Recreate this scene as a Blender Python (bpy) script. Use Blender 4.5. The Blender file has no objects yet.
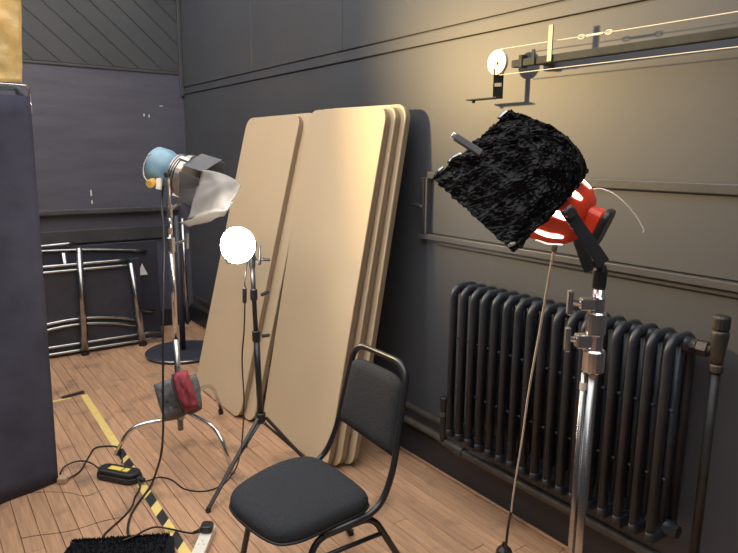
import bpy, bmesh, math, random
from mathutils import Vector, Matrix, noise

random.seed(7)
scene = bpy.context.scene
C = scene.collection

# ------------------------------------------------------------------ camera
cam_data = bpy.data.cameras.new('camera')
cam_data.sensor_fit = 'HORIZONTAL'
cam_data.sensor_width = 36.0
cam_data.lens = 36.0 * 630.0 / 738.0
cam_data.clip_start = 0.02
cam = bpy.data.objects.new('camera', cam_data)
C.objects.link(cam)
yaw, pitch, roll = math.radians(35.73), math.radians(10.955), math.radians(0.48)
fw = Vector((math.sin(yaw) * math.cos(pitch), math.cos(yaw) * math.cos(pitch), -math.sin(pitch)))
rt = Vector((math.cos(yaw), -math.sin(yaw), 0.0))
up = rt.cross(fw)
r2 = rt * math.cos(roll) + up * math.sin(roll)
u2 = up * math.cos(roll) - rt * math.sin(roll)
cam.matrix_world = Matrix(((r2.x, u2.x, -fw.x, 0.0), (r2.y, u2.y, -fw.y, 0.0), (r2.z, u2.z, -fw.z, 1.6), (0, 0, 0, 1)))
scene.camera = cam

# ------------------------------------------------------------------ world and exposure
world = bpy.data.worlds.new('world')
scene.world = world
world.use_nodes = True
bgn = world.node_tree.nodes['Background']
bgn.inputs['Color'].default_value = (1.0, 0.985, 0.97, 1)
bgn.inputs['Strength'].default_value = 3.1
scene.view_settings.view_transform = 'Standard'
scene.view_settings.look = 'None'
scene.view_settings.gamma = 1.0
scene.view_settings.use_curve_mapping = False
scene.view_settings.exposure = 0.0

# ------------------------------------------------------------------ materials
MATS = {}
def mat(name, col, rough=0.6, metal=0.0, var=0.0, vscale=8.0, bump=0.0, bscale=40.0, spec=0.5, rnd=0.0,
        stretch=(1, 1, 1), emit=0.0, ecol=None, trans=0.0, dirt=None):
    m = bpy.data.materials.new(name)
    m.use_nodes = True
    nt = m.node_tree
    b = nt.nodes['Principled BSDF']
    b.inputs['Base Color'].default_value = (*col, 1)
    b.inputs['Roughness'].default_value = rough
    b.inputs['Metallic'].default_value = metal
    b.inputs['Specular IOR Level'].default_value = spec
    N, Lk = nt.nodes.new, nt.links.new
    tc = N('ShaderNodeTexCoord'); mp = N('ShaderNodeMapping')
    mp.inputs['Scale'].default_value = stretch
    Lk(tc.outputs['Object'], mp.inputs['Vector'])
    src = None
    if var:
        nz = N('ShaderNodeTexNoise'); nz.inputs['Scale'].default_value = vscale; nz.inputs['Detail'].default_value = 6
        Lk(mp.outputs['Vector'], nz.inputs['Vector'])
        rp = N('ShaderNodeValToRGB')
        rp.color_ramp.elements[0].position = 0.3; rp.color_ramp.elements[1].position = 0.7
        rp.color_ramp.elements[0].color = (*[c * (1 - var) for c in col], 1)
        rp.color_ramp.elements[1].color = (*[min(1, c * (1 + var)) for c in col], 1)
        Lk(nz.outputs['Fac'], rp.inputs['Fac'])
        src = rp.outputs['Color']
    if dirt:
        dcol, dscale, lo, hi = dirt
        nd = N('ShaderNodeTexNoise'); nd.inputs['Scale'].default_value = dscale; nd.inputs['Detail'].default_value = 8
        geo = N('ShaderNodeNewGeometry')
        Lk(geo.outputs['Position'], nd.inputs['Vector'])
        mr = N('ShaderNodeMapRange'); mr.inputs['From Min'].default_value = lo; mr.inputs['From Max'].default_value = hi
        Lk(nd.outputs['Fac'], mr.inputs['Value'])
        mx = N('ShaderNodeMixRGB'); mx.inputs['Color2'].default_value = (*dcol, 1)
        Lk(mr.outputs['Result'], mx.inputs['Fac'])
        if src: Lk(src, mx.inputs['Color1'])
        else: mx.inputs['Color1'].default_value = (*col, 1)
        src = mx.outputs['Color']
    if rnd:
        oi = N('ShaderNodeObjectInfo'); hv = N('ShaderNodeHueSaturation'); mr = N('ShaderNodeMapRange')
        mr.inputs['To Min'].default_value = 1 - rnd; mr.inputs['To Max'].default_value = 1 + rnd
        Lk(oi.outputs['Random'], mr.inputs['Value']); Lk(mr.outputs['Result'], hv.inputs['Value'])
        if src: Lk(src, hv.inputs['Color'])
        else: hv.inputs['Color'].default_value = (*col, 1)
        src = hv.outputs['Color']
    if src: Lk(src, b.inputs['Base Color'])
    if bump:
        nb = N('ShaderNodeTexNoise'); nb.inputs['Scale'].default_value = bscale; nb.inputs['Detail'].default_value = 5
        Lk(mp.outputs['Vector'], nb.inputs['Vector'])
        bp = N('ShaderNodeBump'); bp.inputs['Strength'].default_value = bump; bp.inputs['Distance'].default_value = 0.01
        Lk(nb.outputs['Fac'], bp.inputs['Height']); Lk(bp.outputs['Normal'], b.inputs['Normal'])
    if emit:
        b.inputs['Emission Color'].default_value = (*(ecol or col), 1)
        b.inputs['Emission Strength'].default_value = emit
    if trans:
        tr = N('ShaderNodeBsdfTranslucent'); ms = N('ShaderNodeMixShader')
        tr.inputs['Color'].default_value = (*col, 1)
        if src: Lk(src, tr.inputs['Color'])
        ms.inputs['Fac'].default_value = trans
        out = nt.nodes['Material Output']
        Lk(b.outputs['BSDF'], ms.inputs[1]); Lk(tr.outputs['BSDF'], ms.inputs[2]); Lk(ms.outputs['Shader'], out.inputs['Surface'])
    MATS[name] = m
    return m

mat('wall_paint', (0.068, 0.073, 0.083), 0.5, var=0.08, vscale=1.6, bump=0.03, bscale=30, dirt=((0.086, 0.088, 0.094), 3.0, 0.62, 0.85))
mat('hazed_back_paint', (0.092, 0.096, 0.132), 0.5, var=0.15, vscale=2.0, bump=0.15, bscale=14, stretch=(1, 1, 6))  # same paint as the right wall, with bluish lens haze mixed into the colour
mat('trim_paint', (0.062, 0.063, 0.068), 0.42, var=0.15, vscale=4, bump=0.1)
mat('skirting_paint', (0.020, 0.024, 0.031), 0.42, var=0.25, vscale=5, bump=0.1)
mat('radiator_paint', (0.020, 0.025, 0.034), 0.42, var=0.3, vscale=12, bump=0.18, bscale=25)
mat('pipe_paint', (0.018, 0.018, 0.019), 0.5, var=0.4, vscale=14, bump=0.2, dirt=((0.07, 0.05, 0.035), 9.0, 0.58, 0.75))
mat('pipe_brown', (0.062, 0.052, 0.044), 0.5, var=0.35, vscale=10, bump=0.15, dirt=((0.11, 0.08, 0.055), 9.0, 0.56, 0.75))
mat('board_paint', (0.062, 0.067, 0.074), 0.5, var=0.12, vscale=2.0)
mat('plank_wood', (0.475, 0.275, 0.16), 0.55, var=0.24, vscale=5, bump=0.08, bscale=30, stretch=(14, 0.9, 1), rnd=0.10,
    dirt=((0.19, 0.12, 0.078), 4.5, 0.55, 0.74))
mat('subfloor', (0.10, 0.055, 0.03), 0.8)
mat('laminate', (0.62, 0.48, 0.31), 0.6, spec=0.3, var=0.02, vscale=3, bump=0.02)
mat('shaded_laminate', (0.25, 0.185, 0.12), 0.5, var=0.06)  # cream laminate browned to hold the shade on the table sides
mat('black_metal', (0.016, 0.017, 0.020), 0.32, spec=0.6)
mat('black_plastic', (0.018, 0.018, 0.020), 0.4)
mat('rubber', (0.015, 0.015, 0.016), 0.75)
mat('chrome', (0.72, 0.72, 0.74), 0.16, metal=1.0, var=0.08, vscale=20)
mat('old_chrome', (0.42, 0.42, 0.42), 0.26, metal=1.0, var=0.2, vscale=10)
mat('galvanised', (0.20, 0.195, 0.18), 0.5, metal=0.85, var=0.2, vscale=14)
mat('matt_black', (0.010, 0.010, 0.011), 0.8, spec=0.15)
mat('track_steel', (0.040, 0.043, 0.040), 0.65, spec=0.2, var=0.25, vscale=14)
mat('brass_pulley', (0.50, 0.45, 0.34), 0.4, metal=0.1, var=0.1)
mat('chair_fabric', (0.034, 0.036, 0.041), 0.9, var=0.25, vscale=180, bump=0.4, bscale=260, spec=0.2)
mat('hazed_black_cloth', (0.060, 0.061, 0.090), 0.85, var=0.2, vscale=6, bump=0.1, bscale=80, spec=0.25)  # black cloth lifted to blue-grey, the haze over it put into the colour
mat('black_foil', (0.003, 0.003, 0.004), 0.33, spec=0.13, var=0.3, vscale=30)
mat('foil_highlight', (0.30, 0.30, 0.30), 0.22, metal=1.0)  # pale metal for the highlights along the foil rim
mat('red_enamel', (0.75, 0.055, 0.02), 0.35)
mat('blue_enamel', (0.20, 0.36, 0.48), 0.42, var=0.12, vscale=20)
mat('fin_metal', (0.42, 0.40, 0.38), 0.35, metal=0.8)
mat('barn_grey', (0.105, 0.108, 0.115), 0.6, var=0.1)
mat('diffusion', (0.56, 0.545, 0.52), 0.6, var=0.05, trans=0.45)
mat('amber_gel', (0.72, 0.50, 0.19), 0.35, var=0.32, vscale=7, bump=0.9, bscale=14, trans=0.02)
mat('yellow_tape', (0.80, 0.60, 0.20), 0.45, var=0.1, vscale=30)
mat('black_tape', (0.022, 0.022, 0.026), 0.45)
mat('yellow_plastic', (0.80, 0.60, 0.12), 0.4)
mat('ochre_plastic', (0.62, 0.38, 0.08), 0.5)
mat('white_plastic', (0.78, 0.74, 0.64), 0.4)
mat('beige_plastic', (0.42, 0.30, 0.19), 0.6)
mat('sandbag_grey', (0.13, 0.13, 0.135), 0.85, var=0.3, vscale=20, bump=0.5, bscale=30)
mat('sandbag_red', (0.27, 0.035, 0.05), 0.75, var=0.25, vscale=20, bump=0.5, bscale=25)
mat('mat_pile', (0.012, 0.012, 0.015), 0.95, bump=0.6, bscale=200, spec=0.1)
mat('cable_black', (0.015, 0.014, 0.015), 0.4)
mat('cable_grey', (0.66, 0.64, 0.60), 0.4)
mat('wire_cream', (0.82, 0.74, 0.56), 0.45)
mat('far_panel', (0.035, 0.037, 0.055), 0.5, var=0.2)
mat('string_brown', (0.16, 0.085, 0.045), 0.8)
mat('paper_white', (0.78, 0.78, 0.76), 0.7)
mat('chip_white', (0.75, 0.74, 0.70), 0.7)
mat('lamp_hot', (1, 0.98, 0.94), 0.5, emit=60.0, ecol=(1.0, 0.93, 0.82))
mat('slot_hot', (1, 0.8, 0.6), 0.5, emit=9.0, ecol=(1.0, 0.78, 0.55))
mat('reflector', (0.8, 0.8, 0.8), 0.3, metal=1.0)

# ------------------------------------------------------------------ mesh helpers
def V(*a):
    return Vector(a[0]) if len(a) == 1 else Vector(a)

def obj(name, bm, m, parent=None, smooth=False, bevel=0.0, segs=2, sub=0):
    me = bpy.data.meshes.new(name)
    bmesh.ops.recalc_face_normals(bm, faces=bm.faces[:])
    bm.to_mesh(me); bm.free()
    for mm in (m if isinstance(m, (list, tuple)) else [m]):
        me.materials.append(MATS[mm])
    if smooth:
        for p in me.polygons: p.use_smooth = True
    o = bpy.data.objects.new(name, me)
    C.objects.link(o)
    if bevel:
        md = o.modifiers.new('bevel', 'BEVEL'); md.width = bevel; md.segments = segs; md.limit_method = 'ANGLE'
        md.harden_normals = False
    if sub:
        md = o.modifiers.new('sub', 'SUBSURF'); md.levels = sub; md.render_levels = sub
    if parent:
        o.parent = parent
        o.matrix_parent_inverse = parent.matrix_world.inverted() if parent.type != 'EMPTY' else Matrix.Translation(-parent.location)
    return o

def tag(o, label, cat, group=None):
    o['label'] = label; o['category'] = cat
    if group: o['group'] = group
    return o

def thing(name, label, cat, loc=(0, 0, 0), group=None):
    o = bpy.data.objects.new(name, None)
    o.empty_display_size = 0.1
    C.objects.link(o); o.location = loc
    return tag(o, label, cat, group)

def struct(o):
    o['kind'] = 'structure'
    return o

def box(bm, lo, hi, M=None):
    vs = []
    for z in (lo[2], hi[2]):
        for x, y in ((lo[0], lo[1]), (hi[0], lo[1]), (hi[0], hi[1]), (lo[0], hi[1])):
            v = Vector((x, y, z))
            vs.append(bm.verts.new(M @ v if M else v))
    for f in ((3, 2, 1, 0), (4, 5, 6, 7), (0, 1, 5, 4), (1, 2, 6, 5), (2, 3, 7, 6), (3, 0, 4, 7)):
        bm.faces.new([vs[i] for i in f])
    return bm

def boxm(lo, hi, M=None):
    return box(bmesh.new(), lo, hi, M)

def frame_of(a, hint=(0, 0, 1)):
    a = Vector(a).normalized(); h = Vector(hint)
    if abs(a.dot(h)) > 0.97: h = Vector((1, 0, 0))
    x = h.cross(a).normalized(); y = a.cross(x)
    return x, y, a

def basis_at(o, a, hint=(0, 0, 1)):
    """matrix with local z along a, local x horizontal-ish"""
    x, y, z = frame_of(a, hint)
    return Matrix(((x.x, y.x, z.x, o[0]), (x.y, y.y, z.y, o[1]), (x.z, y.z, z.z, o[2]), (0, 0, 0, 1)))

def tube(bm, pts, r, n=8, caps=True, rx=None):
    pts = [Vector(p) for p in pts]
    rs = r if isinstance(r, (list, tuple)) else [r] * len(pts)
    rings = []; prev = None
    for i, p in enumerate(pts):
        if i == 0: t = pts[1] - p
        elif i == len(pts) - 1: t = p - pts[i - 1]
        else: t = (pts[i + 1] - p).normalized() + (p - pts[i - 1]).normalized()
        t.normalize()
        if prev is None: x, y, _ = frame_of(t)
        else:
            x = prev - t * prev.dot(t); x.normalize(); y = t.cross(x)
        prev = x
        ax = (rx or 1.0)
        rings.append([bm.verts.new(p + x * math.cos(2 * math.pi * k / n) * rs[i] * ax + y * math.sin(2 * math.pi * k / n) * rs[i]) for k in range(n)])
    for a, b in zip(rings, rings[1:]):
        for k in range(n):
            bm.faces.new((a[k], a[(k + 1) % n], b[(k + 1) % n], b[k]))
    if caps:
        bm.faces.new(rings[0][::-1]); bm.faces.new(rings[-1])
    return bm

def tubem(pts, r, n=8, **k):
    return tube(bmesh.new(), pts, r, n, **k)

def spline(pts, k=6):
    """Catmull-Rom through the points"""
    P = [Vector(p) for p in pts]
    P = [P[0] * 2 - P[1]] + P + [P[-1] * 2 - P[-2]]
    out = []
    for i in range(1, len(P) - 2):
        a, b, c, d = P[i - 1:i + 3]
        for j in range(k):
            t = j / k
            out.append(0.5 * ((2 * b) + (c - a) * t + (2 * a - 5 * b + 4 * c - d) * t * t + (3 * b - a - 3 * c + d) * t ** 3))
    out.append(P[-2])
    return out

def bend(pts, r, k=5):
    """polyline with its inner corners rounded"""
    P = [Vector(p) for p in pts]; out = [P[0]]
    for i in range(1, len(P) - 1):
        a = (P[i - 1] - P[i]); b = (P[i + 1] - P[i])
        ra = min(r, a.length * 0.48); rb = min(r, b.length * 0.48)
        s = P[i] + a.normalized() * ra; e = P[i] + b.normalized() * rb
        for j in range(k + 1):
            t = j / k
            out.append(s * (1 - t) ** 2 + P[i] * 2 * t * (1 - t) + e * t * t)
    out.append(P[-1])
    return out

def lathe(bm, prof, M, n=24, capa=True, capb=True):
    rings = []
    for s, r in prof:
        rings.append([bm.verts.new(M @ Vector((math.cos(2 * math.pi * k / n) * r, math.sin(2 * math.pi * k / n) * r, s))) for k in range(n)])
    for a, b in zip(rings, rings[1:]):
        for k in range(n):
            bm.faces.new((a[k], a[(k + 1) % n], b[(k + 1) % n], b[k]))
    if capa: bm.faces.new(rings[0][::-1])
    if capb: bm.faces.new(rings[-1])
    return bm

def lathem(prof, M, n=24, **k):
    return lathe(bmesh.new(), prof, M, n, **k)

def cyl(a, b, r, n=16, ends=0.0):
    a = Vector(a); b = Vector(b); L = (b - a).length
    M = basis_at(a, b - a)
    if ends: prof = [(0, r - ends), (ends, r), (L - ends, r), (L, r - ends)]
    else: prof = [(0, r), (L, r)]
    return lathem(prof, M, n)

def rrect(w, h, r, k=6):
    pts = []
    for cx, cy, a0 in ((w / 2 - r, h / 2 - r, 0), (-w / 2 + r, h / 2 - r, 90), (-w / 2 + r, -h / 2 + r, 180), (w / 2 - r, -h / 2 + r, 270)):
        for j in range(k + 1):
            a = math.radians(a0 + 90 * j / k)
            pts.append((cx + r * math.cos(a), cy + r * math.sin(a)))
    return pts

def prism(bm, pts, z0, z1, M=None):
    """flat outline in local xy, extruded along local z"""
    M = M or Matrix()
    lo = [bm.verts.new(M @ Vector((x, y, z0))) for x, y in pts]
    hi = [bm.verts.new(M @ Vector((x, y, z1))) for x, y in pts]
    bm.faces.new(lo[::-1]); bm.faces.new(hi)
    n = len(pts)
    for i in range(n):
        bm.faces.new((lo[i], lo[(i + 1) % n], hi[(i + 1) % n], hi[i]))
    return bm

def prismm(pts, z0, z1, M=None):
    return prism(bmesh.new(), pts, z0, z1, M)

# ------------------------------------------------------------------ the large lights of the place
def spot(name, loc, target, power, col, size, blend, radius, parent=None):
    d = bpy.data.lights.new(name, 'SPOT'); d.energy = power; d.color = col
    d.spot_size = math.radians(size); d.spot_blend = blend; d.shadow_soft_size = radius
    o = bpy.data.objects.new(name, d); C.objects.link(o)
    dirv = Vector(target) - Vector(loc)
    o.location = loc; o.rotation_euler = dirv.to_track_quat('-Z', 'Y').to_euler()
    if parent:
        o.parent = parent; o.matrix_parent_inverse = Matrix.Translation(-parent.location)
    return o

# ------------------------------------------------------------------ structure
WX = 2.076      # face of the right wall
WY = 5.79       # face of the back wall
TOP = 4.2

floor = struct(obj('floor', boxm((-2.30, -1.6, -0.06), (WX + 0.012, WY + 0.12, -0.018)), 'subfloor'))
PW = 0.0715
shared = {}
nplank = 0
far_bm = bmesh.new()
x = WX - 0.002
row = 0
while x > -2.22:
    y = WY - random.random() * 0.5
    edges = [WY]
    while y > -1.5:
        edges.append(y); y -= random.choice((0.85, 1.05, 1.25, 1.45))
    edges.append(-1.59)
    for a, b in zip(edges, edges[1:]):
        Ln = a - b
        if Ln < 0.05: continue
        dz = random.uniform(-0.0008, 0.0006)
        visible = x > -0.05 and a > 1.0 and nplank < 290
        if visible:
            key = round(Ln, 3)
            if key not in shared:
                bm = boxm((-PW / 2 + 0.0011, -Ln / 2 + 0.0012, -0.018), (PW / 2 - 0.0011, Ln / 2 - 0.0012, 0))
                o = obj('plank', bm, 'plank_wood', bevel=0.0012, segs=1)
                shared[key] = o
            else:
                src = shared[key]; o = src.copy(); C.objects.link(o)
            o.location = (x - PW / 2, (a + b) / 2, dz)
            o.parent = floor
            nplank += 1
        else:
            box(far_bm, (x - PW + 0.0011, b + 0.0012, -0.018), (x - 0.0011, a - 0.0012, dz))
    x -= PW; row += 1
fp = obj('outer_planks', far_bm, 'plank_wood', floor); fp['kind'] = 'stuff'

# right wall with its boards
wall_r = struct(obj('wall_right', boxm((WX + 0.012, -1.6, -0.05), (WX + 0.14, WY + 0.14, TOP)), 'wall_paint'))
for y0, y1 in ((-1.6, 0.95), (0.953, 3.167), (3.171, 4.36), (4.362, WY)):
    obj('panel', boxm((WX, y0, 2.182), (WX + 0.014, y1, TOP)), 'wall_paint', wall_r, bevel=0.002, segs=1)
obj('panel', boxm((WX, -1.6, 0.0), (WX + 0.014, WY, 2.112)), 'wall_paint', wall_r)
bm = bmesh.new()
box(bm, (WX - 0.005, -1.6, 2.121), (WX + 0.0125, WY, 2.172))
struct(obj('trim_1', bm, 'wall_paint', bevel=0.002))
# baseboard with a rounded top
bm = prismm([(WX, 0.0), (WX - 0.026, 0.0), (WX - 0.026, 0.155), (WX - 0.018, 0.172), (WX - 0.006, 0.180), (WX, 0.184)], -WY, 1.6,
            Matrix(((1, 0, 0, 0), (0, 0, -1, 0), (0, 1, 0, 0), (0, 0, 0, 1))))
struct(obj('baseboard_right', bm, 'skirting_paint'))
bm = boxm((WX - 0.040, -1.6, 0.0), (WX - 0.026, WY, 0.014))
struct(obj('trim_2', bm, 'plank_wood', bevel=0.004))

# back wall
wall_b = struct(obj('wall_back', boxm((-2.3, WY + 0.012, -0.05), (WX + 0.012, WY + 0.14, TOP)), 'hazed_back_paint'))
obj('panel', boxm((-2.3, WY, 0.0), (WX, WY + 0.014, 2.285)), 'hazed_back_paint', wall_b)

def clip_poly(poly, lo, hi):
    def cut(P, inside, inter):
        out = []
        for i in range(len(P)):
            a, b = P[i - 1], P[i]
            ia, ib = inside(a), inside(b)
            if ia != ib: out.append(inter(a, b))
            if ib: out.append(b)
        return out
    def lerp(a, b, t): return (a[0] + (b[0] - a[0]) * t, a[1] + (b[1] - a[1]) * t)
    for ax in (0, 1):
        for lim, sg in ((lo[ax], 1), (hi[ax], -1)):
            if len(poly) < 3: return []
            poly = cut(poly, lambda p: sg * (p[ax] - lim) >= 0, lambda a, b: lerp(a, b, (lim - a[ax]) / (b[ax] - a[ax])))
    return poly
MB_ = Matrix(((1, 0, 0, 0), (0, 0, 1, 0), (0, 1, 0, 0), (0, 0, 0, 1)))
bw = 0.205
k = -1.3
while k < 3.4:
    P = [(k, 3.15), (k + bw - 0.006, 3.15), (k + bw - 0.006 + 0.95, 2.31), (k + 0.95, 2.31)]
    P = clip_poly(P, (-0.6, 2.312), (WX - 0.03, 2.93))
    if len(P) > 2:
        obj('board', prismm(P, WY, WY + 0.014, MB_), 'board_paint', wall_b, bevel=0.002, segs=1)
    k += bw
struct(obj('trim_3', boxm((-2.3, WY - 0.009, 2.285), (WX - 0.002, WY + 0.012, 2.308)), 'trim_paint', bevel=0.005))
struct(obj('trim_4', boxm((-2.3, WY - 0.03, 2.93), (WX - 0.002, WY + 0.012, 3.05)), 'trim_paint', bevel=0.006))
struct(obj('trim_5', boxm((WX - 0.034, WY - 0.034, 2.10), (WX, WY, TOP)), 'trim_paint', bevel=0.006))
led = struct(obj('trim_6', boxm((-0.4, WY - 0.075, 1.085), (WX - 0.1, WY, 1.125)), 'trim_paint', bevel=0.006))
struct(obj('trim_7', boxm((-0.4, WY - 0.03, 0.835), (WX - 0.1, WY, 0.95)), 'trim_paint', bevel=0.006))
struct(obj('baseboard_back', boxm((-2.3, WY - 0.022, 0), (WX - 0.03, WY, 0.16)), 'skirting_paint', bevel=0.006))
struct(obj('wall_left', boxm((-2.42, -1.72, -0.05), (-2.30, WY + 0.14, TOP)), 'wall_paint'))
struct(obj('wall_front', boxm((-2.30, -1.72, -0.05), (WX + 0.14, -1.60, TOP)), 'wall_paint'))
# chips in the paint and fixings of the back wall
for p, w, h in (((1.231, 5.790, 1.258), 0.012, 0.05), ((1.233, 5.790, 1.181), 0.012, 0.03), ((1.715, 5.790, 1.925), 0.012, 0.022),
                ((1.758, 5.790, 1.918), 0.012, 0.022), ((1.869, 5.790, 2.009), 0.03, 0.007)):
    obj('paint_chip', boxm((p[0] - w / 2, WY - 0.0015, p[2] - h / 2), (p[0] + w / 2, WY + 0.001, p[2] + h / 2)), 'chip_white', wall_b)

# ------------------------------------------------------------------ folded tables leaning on the right wall
def leaning_table(yc, w, foot_x, top_x, L, th, label, off=0.0, yaw_=0.0, spin=0.0):
    """a folding table stood on its short end, the top face towards the room; off = distance behind the first of its stack"""
    dx = top_x - foot_x
    ang = math.asin(dx / L)
    zax = Vector((-math.cos(ang), 0, math.sin(ang)))          # out of the table face, towards the room
    yax = Vector((math.sin(ang), 0, math.cos(ang)))           # up along the table
    xax = Vector((0, -1, 0))
    Rz = Matrix.Rotation(yaw_, 4, 'Z')
    zax, yax, xax = (Rz @ zax.to_4d()).to_3d(), (Rz @ yax.to_4d()).to_3d(), (Rz @ xax.to_4d()).to_3d()
    zax = (Rz.to_3x3() @ Vector((-math.cos(ang), 0, math.sin(ang)))); yax = Rz.to_3x3() @ Vector((math.sin(ang), 0, math.cos(ang))); xax = Rz.to_3x3() @ Vector((0, -1, 0))
    hoff = off / math.cos(ang)
    o = Vector((foot_x + hoff, yc, 0)) + yax * (L / 2)
    o.z += math.sin(ang) * th + 0.001
    M = Matrix(((xax.x, yax.x, zax.x, o.x), (xax.y, yax.y, zax.y, o.y), (xax.z, yax.z, zax.z, o.z), (0, 0, 0, 1)))
    M = M @ Matrix.Rotation(spin, 4, 'Z')
    M.translation.z += abs(math.sin(spin)) * (w / 2 - 0.06)
    t = thing('folding_table', label, 'table', (o.x, o.y, 0), 'folding tables leaning on the wall')
    obj('tabletop', prismm(rrect(w, L, 0.075, 8), -th * 0.20, 0, M), ['laminate'], t, bevel=0.002)
    obj('edge_skirt', prismm(rrect(w - 0.008, L - 0.008, 0.072, 8), -th, -th * 0.20, M), ['shaded_laminate'], t, bevel=0.003)
    return t
TH = 0.037
leaning_table(3.745, 0.735, 1.465, 1.915, 1.880, TH, 'cream folding table leaning beside the blue lamp stand, front of its pair', spin=-0.004)
leaning_table(3.640, 0.735, 1.465, 1.915, 1.885, TH, 'cream folding table hidden behind the front one of the pair by the bare lamp', off=TH + 0.004, spin=-0.004)
leaning_table(2.880, 0.735, 1.562, 1.895, 1.855, TH, 'cream folding table with full face showing, front of the stack behind the chair', spin=-0.020)
leaning_table(2.858, 0.735, 1.625, 1.938, 1.858, TH, 'middle cream folding table of the stack behind the chair, only its edge showing', off=0, spin=-0.020)
leaning_table(2.833, 0.735, 1.690, 1.981, 1.860, TH, 'rearmost cream folding table of the stack behind the chair, against the dark wall', off=0, spin=-0.020)

# ------------------------------------------------------------------ radiator
rad = thing('column_radiator', 'black cast-iron column radiator under the board ledge', 'radiator', (1.955, 1.5, 0))
NS = 17
RY0, RY1 = 1.985, 1.000
ZB, ZT = 0.335, 1.045
def section_mesh():
    bm = bmesh.new()
    xf, xb = 1.893, 2.030
    path = bend([(xf, 0, ZB), (xf, 0, ZT - 0.02), (xb, 0, ZT - 0.02), (xb, 0, ZB)], 0.045, 6)
    tube(bm, path, 0.021, 8)
    xm = (xf + xb) / 2
    tube(bm, [(xm, 0, ZB + 0.03), (xm, 0, ZT - 0.03)], 0.018, 8)
    tube(bm, bend([(xf, 0, ZB + 0.03), (xf, 0, ZB), (xb, 0, ZB), (xb, 0, ZB + 0.03)], 0.03, 4), 0.022, 8)
    for v in bm.verts: v.co.y *= 0.68
    for z in (ZB + 0.025, ZT - 0.035):
        tube(bm, [(xm + 0.01, -0.0315, z), (xm + 0.01, 0.0315, z)], 0.026, 10)
    for z in (0.56, 0.80):
        tube(bm, [(xf + 0.01, -0.028, z), (xf + 0.01, -0.014, z)], 0.006, 6)
    return bm
sec0 = None
for i in range(NS):
    y = RY0 + (RY1 - RY0) * i / (NS - 1)
    if sec0 is None:
        sec0 = obj('section', section_mesh(), 'radiator_paint', rad, smooth=True); o = sec0
    else:
        o = sec0.copy(); C.objects.link(o)
    o.location = (0, y, 0)
for y in (RY0 - 0.13, RY1 + 0.13):
    obj('foot_bracket', boxm((1.90, y - 0.014, ZB - 0.03), (WX, y + 0.014, ZB - 0.012)), 'radiator_paint', rad, bevel=0.004)
obj('bleed_plug', cyl((1.97, RY1 - 0.03, ZT - 0.035), (1.97, RY1 - 0.05, ZT - 0.035), 0.024, 8), 'pipe_paint', rad)
obj('bleed_plug', cyl((1.97, RY1 - 0.03, ZB + 0.025), (1.97, RY1 - 0.055, ZB + 0.025), 0.022, 8), 'pipe_paint', rad)

def valve(t, pts_pipe, base, top, r):
    obj('riser', tubem(pts_pipe, 0.017, 10), 'pipe_paint', t, smooth=True)
vr = thing('radiator_valve', 'upright valve and riser pipe at the radiator end furthest from the tables', 'valve', (1.965, 0.90, 0))
obj('riser', tubem(bend([(1.965, 0.885, 0.30), (1.965, 0.885, 0.96)], 0.02), 0.0145, 12), 'pipe_paint', vr, smooth=True)
obj('collar', cyl((1.965, 0.885, 0.945), (1.965, 0.885, 0.972), 0.022, 12, 0.004), 'pipe_paint', vr, smooth=False)
obj('valve_body', lathem([(0, 0.017), (0.03, 0.020), (0.075, 0.025), (0.10, 0.027), (0.11, 0.024)], basis_at((1.965, 0.885, 0.97), (0, 0, 1)), 14), 'pipe_paint', vr, smooth=True)
obj('valve_cap', lathem([(0, 0.022), (0.006, 0.026), (0.04, 0.026), (0.046, 0.021)], basis_at((1.965, 0.885, 1.08), (0, 0, 1)), 14), 'pipe_paint', vr)
obj('union_nut', cyl((1.968, 0.915, 1.01), (1.968, 0.946, 1.01), 0.026, 6), 'pipe_paint', vr)
obj('tailpiece', cyl((1.968, 0.905, 1.01), (1.968, 0.952, 1.01), 0.017, 12), 'pipe_paint', vr)
vl = thing('lockshield_valve', 'small capped valve at the foot of the radiator beside the folding tables', 'valve', (1.985, 2.13, 0))
obj('valve_stem', cyl((1.985, 2.125, 0.225), (1.985, 2.125, 0.395), 0.017, 12), 'pipe_paint', vl)
obj('valve_cap', cyl((1.985, 2.125, 0.385), (1.985, 2.125, 0.452), 0.022, 12, 0.005), 'pipe_paint', vl)
obj('collar', cyl((1.985, 2.125, 0.355), (1.985, 2.125, 0.378), 0.022, 8), 'galvanised', vl)
pp = thing('heating_pipe', 'painted heating pipes running along the skirting below the radiator', 'pipe', (2.02, 1.6, 0))
obj('upper_pipe', tubem([(2.022, 5.6, 0.290), (2.020, 2.15, 0.290), (1.99, 2.125, 0.30)], 0.017, 10), 'pipe_brown', pp, smooth=True)
obj('lower_pipe', tubem(bend([(2.022, 5.6, 0.212), (2.015, 2.20, 0.212), (1.975, 2.06, 0.222), (1.975, -0.35, 0.234)], 0.06), 0.019, 10), 'pipe_brown', pp, smooth=True)
obj('coupling', cyl((1.976, 2.03, 0.223), (1.976, 1.97, 0.223), 0.026, 10, 0.004), 'pipe_brown', pp)

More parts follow.
